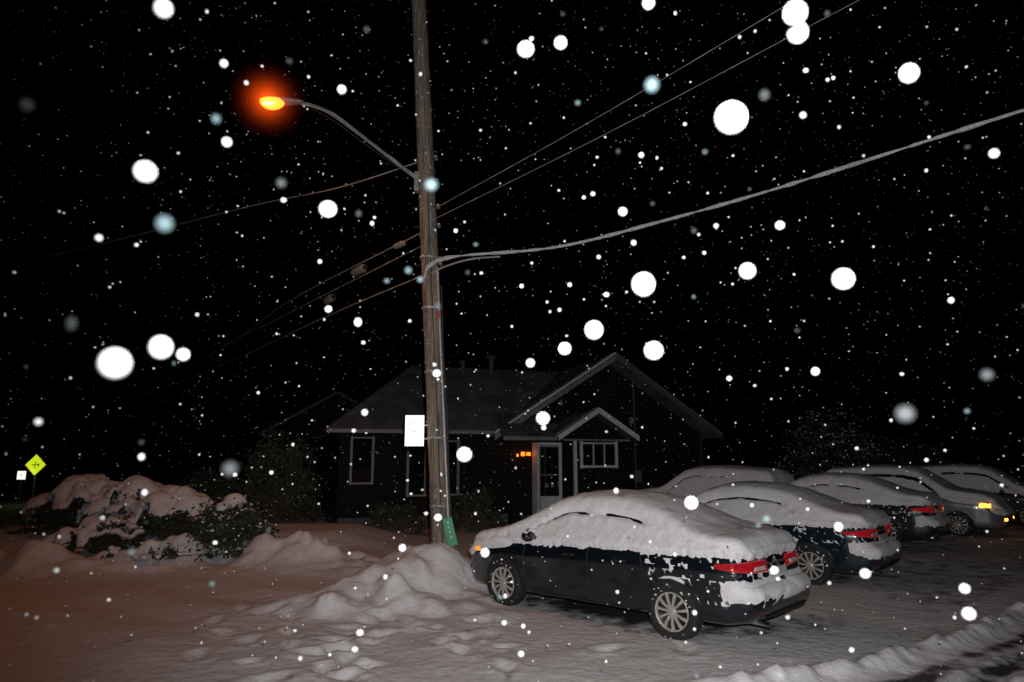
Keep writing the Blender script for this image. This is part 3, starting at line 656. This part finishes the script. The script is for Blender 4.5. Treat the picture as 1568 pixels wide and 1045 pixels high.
def drape(E,lobes,seed,low=.12):
    """pillowy snow load lying over a shrub: union of soft lobes with an overhanging, uneven lower rim"""
    x0=min(l[0]-l[2] for l in lobes)-.2;x1=max(l[0]+l[2] for l in lobes)+.2;y0=min(l[1]-l[2] for l in lobes)-.2;y1=max(l[1]+l[2] for l in lobes)+.2
    st=.035;xs=np.arange(x0,x1,st);ys=np.arange(y0,y1,st);XX,YY=np.meshgrid(xs,ys)
    H_=np.full(XX.shape,-1.)
    wob=.5*rn(XX/.3,YY/.3,seed)+.3*rn(XX/.13,YY/.13,seed+1)
    for lx,ly,lr,lz in lobes:
        d=np.hypot(XX-lx,YY-ly)/lr*(1+.4*wob); H_=np.maximum(H_,np.where(d<1,lz-lr*1.1*(1-np.sqrt(np.maximum(1-d*d,0))),-1))
    H_=np.where(H_>0,H_+.10*wob,-1)
    ok=H_>low
    idx=-np.ones(XX.shape,int);idx[ok]=np.arange(ok.sum())
    v=[(XX[a],YY[a],H_[a]) for a in zip(*np.nonzero(ok))];f=[]
    for j_ in range(XX.shape[0]-1):
        for i_ in range(XX.shape[1]-1):
            q=[idx[j_,i_],idx[j_,i_+1],idx[j_+1,i_+1],idx[j_+1,i_]]
            if min(q)>=0:
                hs=[v[k][2] for k in q]
                if max(hs)-min(hs)<.26: f.append(tuple(q))
    o=mk('snow_load',v,f,SNOW,E,True)
    bm=bmesh.new();bm.from_mesh(o.data)
    for _ in range(2): bmesh.ops.smooth_vert(bm,verts=bm.verts,factor=.5,use_axis_x=True,use_axis_y=True,use_axis_z=True)
    bmesh.ops.delete(bm,geom=[q for q in bm.verts if not q.link_faces],context='VERTS')
    bm.to_mesh(o.data);bm.free()
    s=o.modifiers.new('th','SOLIDIFY');s.thickness=.08;s.offset=-1
    for p in o.data.polygons:p.use_smooth=True
def snowy(name,cx,cy,rx,ry,hh,nl,nlobe,seed,base,cover=1.0):
    R=random.Random(seed);E=empty(name,(cx,cy,base));foliage(E,rx*1.0,ry,hh*.9,nl,.3,.045,60,R)
    lobes=[]
    for k in range(nlobe):
        a=R.uniform(0,2*math.pi);q=R.uniform(0,.95)*cover;lr=R.uniform(.16,.34)*min(rx,hh*1.1)
        lobes.append((rx*q*math.cos(a),ry*q*math.sin(a),lr,hh*(1.02-.6*(q/max(cover,.8))**2)+R.uniform(-.09,.09)))
    drape(E,lobes,seed*7.1);return E
snowy('snowy_shrub',-5.35,13.4,.85,.7,1.08,9500,7,1,.12,.42)
snowy('snow_laden_hedge',-7.0,14.6,1.05,.8,1.15,3500,44,2,.2)
snowy('snow_laden_hedge',-8.2,15.2,1.1,.8,1.3,3000,44,8,.2)
snowy('snow_laden_hedge',-9.4,15.4,1.2,.9,1.35,3500,50,3,.2)
snowy('snow_laden_hedge',-7.9,13.5,.9,.5,.6,1500,34,4,.2)
snowy('snow_laden_hedge',-6.5,12.7,.9,.4,.35,900,30,12,.12)
shrub('garden_bush',-6.0,18.0,1.0,.9,2.6,6500,.10,.05,130,5)
shrub('garden_bush',-1.0,18.6,.9,.6,1.2,2500,.12,.045,80,6)
shrub('garden_bush',-3.0,17.9,.8,.5,.8,2200,.15,.045,60,7)
shrub('garden_bush',-8.4,20,1.2,1,1.8,3500,.12,.05,60,8)
shrub('background_hedge',13.3,29,2.3,1.2,3.7,8000,.5,.07,120,9,base=0)
shrub('background_hedge',17.5,31,2.6,1.2,3.0,5000,.2,.06,80,10,base=0)

# distant road signs
YEL=simple('retro_glow_yellow',(.7,.75,.02),.4,emit=(.75,.95,.02),estr=.75)  # emission imitates the flash coming back from the far sheeting
S=empty('warning_sign',(-20.6,30,0))
def diamond(nm,r_,y,mat):
    return slab(nm,[(-r_,y,1.66),(0,y,1.66-r_),(r_,y,1.66),(0,y,1.66+r_)],.01,mat,S)
diamond('diamond_border',.46,0,BLACK);diamond('diamond_plate',.445,-.012,YEL)
box('arrow_bar',-.16,.16,-.03,-.024,1.645,1.675,BLACK,S);box('arrow_bar_b',-.015,.015,-.036,-.031,1.5,1.82,BLACK,S);box('arrow_head',.12,.17,-.036,-.031,1.6,1.72,BLACK,S)
tube('sign_post',[(0,.06,-.5),(0,.06,1.9)],.03,GALV,S)
S2=empty('speed_tab_sign',(-20.65,29.7,0));box('tab_plate',-.48,-.12,0,.01,1.05,1.4,SIGNW,S2);box('tab_text',-.34,-.26,-.01,-.004,1.16,1.29,INK,S2);tube('tab_post',[(-.3,.04,-.5),(-.3,.04,1.35)],.02,GALV,S2)

# ------------------------------------------------------------ falling snow
FL=simple('snowflake',(.9,.9,.9),.8)
FLB,nt,b=new_mat('snowflake_translucent');b.inputs['Base Color'].default_value=(.30,.46,.50,1);b.inputs['Alpha'].default_value=.09
FLC,nt,b=new_mat('snowflake_faint');b.inputs['Base Color'].default_value=(.3,.34,.36,1);b.inputs['Alpha'].default_value=.04
def ico(sub):
    bm=bmesh.new();bmesh.ops.create_icosphere(bm,subdivisions=sub,radius=1);v=np.array([q.co[:] for q in bm.verts]);f=np.array([[q.index for q in p.verts] for p in bm.faces]);bm.free();return v,f
def flakes(name,C,Rr,sub,mat,vary=.18):
    bv,bf=ico(sub);n=len(C);k=len(bv)
    sc=rng.uniform(1-vary,1+vary,(n,1,3))
    V=(bv[None]*Rr[:,None,None]*sc+C[:,None]).reshape(-1,3);F=(bf[None]+(np.arange(n)*k)[:,None,None]).reshape(-1,3)
    me=D.meshes.new(name);me.vertices.add(len(V));me.vertices.foreach_set('co',V.ravel());me.loops.add(F.size);me.loops.foreach_set('vertex_index',F.ravel().astype(np.int32))
    me.polygons.add(len(F));me.polygons.foreach_set('loop_start',np.arange(0,F.size,3,dtype=np.int32));me.polygons.foreach_set('use_smooth',np.ones(len(F),bool));me.update(calc_edges=True)
    me.materials.append(mat);o=link(D.objects.new(name,me));o.parent=FS;return o
FS=empty('falling_snow')
def scatter(n,y0,y1,r0,r1):
    u=rng.uniform(0,1,n);y=(y0**3+(y1**3-y0**3)*u)**(1/3)
    x=rng.uniform(-1.05,1.05,n)*y;z=1.98+rng.uniform(-.42,1.0,n)*y
    C=np.stack([x,y,z],1);m=z>.1;C=C[m];return C,rng.uniform(r0,r1,len(C))*rng.choice([.5,.8,1,1.3],len(C))
C,r_=scatter(15000,8,20,.005,.0095);flakes('far_flakes',C,r_,1,FL)
C,r_=scatter(1900,4,8,.005,.009);flakes('mid_flakes',C,r_,2,FL)
C,r_=scatter(270,2.0,4,.006,.0105);flakes('near_flakes',C,r_,2,FL)
C,r_=scatter(60,1.5,3,.009,.014);flakes('faint_flakes',C,r_,2,FLC)
C,r_=scatter(40,1.5,3,.007,.010);flakes('bluish_flakes',C,r_,2,FLB)
big=[(-.565,.717,1.2,14),(.458,.709,1.1,18),(.460,.674,1.2,15),(.022,.645,1.5,12),(.078,.656,1.6,9),(.345,.527,1.0,23),(.632,.603,1.3,14),
(-.569,.437,1.2,16),(-.283,.376,1.5,12),(-.587,.137,1.0,23),(-.521,.161,1.2,16),(-.487,.150,1.7,9),(.198,.257,1.2,16),(.356,.278,1.5,11),(.5,.2655,1.3,15),(.122,.187,1.4,12),
(.078,.159,1.7,8),(.21,.156,1.4,12),(.045,.056,1.7,8),(-.069,.004,1.6,9),(.256,-.064,1.6,8),(-.446,.486,1.8,7),(.6355,-.2145,1.8,8),(.2215,.727,1.6,9),(-.69,.051,2,6),(.7515,.467,2,7),(.17,.372,2,6),(-.27,.575,2,6),(-.46,.62,2,6),(.41,.35,2,6),(-.63,.33,2.2,6)]
def close(lst,name,mat,k=.93):
    C=np.array([(a*d,d,1.98+t*d) for a,t,d,p in lst]);r_=np.array([k*p*d/1060 for a,t,d,p in lst]);flakes(name,C,r_,4,mat,.05)
close(big,'close_flakes',FL,.92)
close([(-.532,.353,1.2,14),(-.125,.4155,1.4,10),(.222,.583,1.3,12),(-.4655,.525,1.6,8)],'close_bluish_flakes',FLB)
close([(-.406,-.016,1.3,12),(.574,.063,1.2,14),(-.766,.549,1.3,12),(-.357,.4185,1.5,8),(.70,.12,1.4,9)],'close_faint_flakes',FLC)

# ------------------------------------------------------------ world, flash, camera
w=D.worlds.new('World');scene.world=w;w.use_nodes=True;nt=w.node_tree
sky=nt.nodes.new('ShaderNodeTexSky');sky.sky_type='NISHITA';sky.sun_disc=False;sky.sun_elevation=math.radians(-9);sky.sun_rotation=math.radians(200)
nt.links.new(sky.outputs[0],nt.nodes['Background'].inputs[0]);nt.nodes['Background'].inputs[1].default_value=.01
fl=D.lights.new('camera_flash','SPOT');fl.energy=1800;fl.color=(1,.98,.97);fl.spot_size=math.radians(104);fl.spot_blend=.85;fl.shadow_soft_size=.035
fo=link(D.objects.new('camera_flash',fl));fo.location=(.12,-.05,2.2);fo.rotation_euler=(math.radians(97),0,math.radians(-8))
cam=D.cameras.new('camera');cam.lens=24;cam.sensor_width=36;cam.clip_start=.05;cam.clip_end=2000
cam.dof.use_dof=True;cam.dof.focus_distance=10.5;cam.dof.aperture_fstop=1.3
co=link(D.objects.new('camera',cam));co.location=(0,0,1.98);co.rotation_euler=(math.radians(90+9.67),0,0);scene.camera=co
scene.view_settings.view_transform='Standard';scene.view_settings.look='None';scene.view_settings.exposure=0
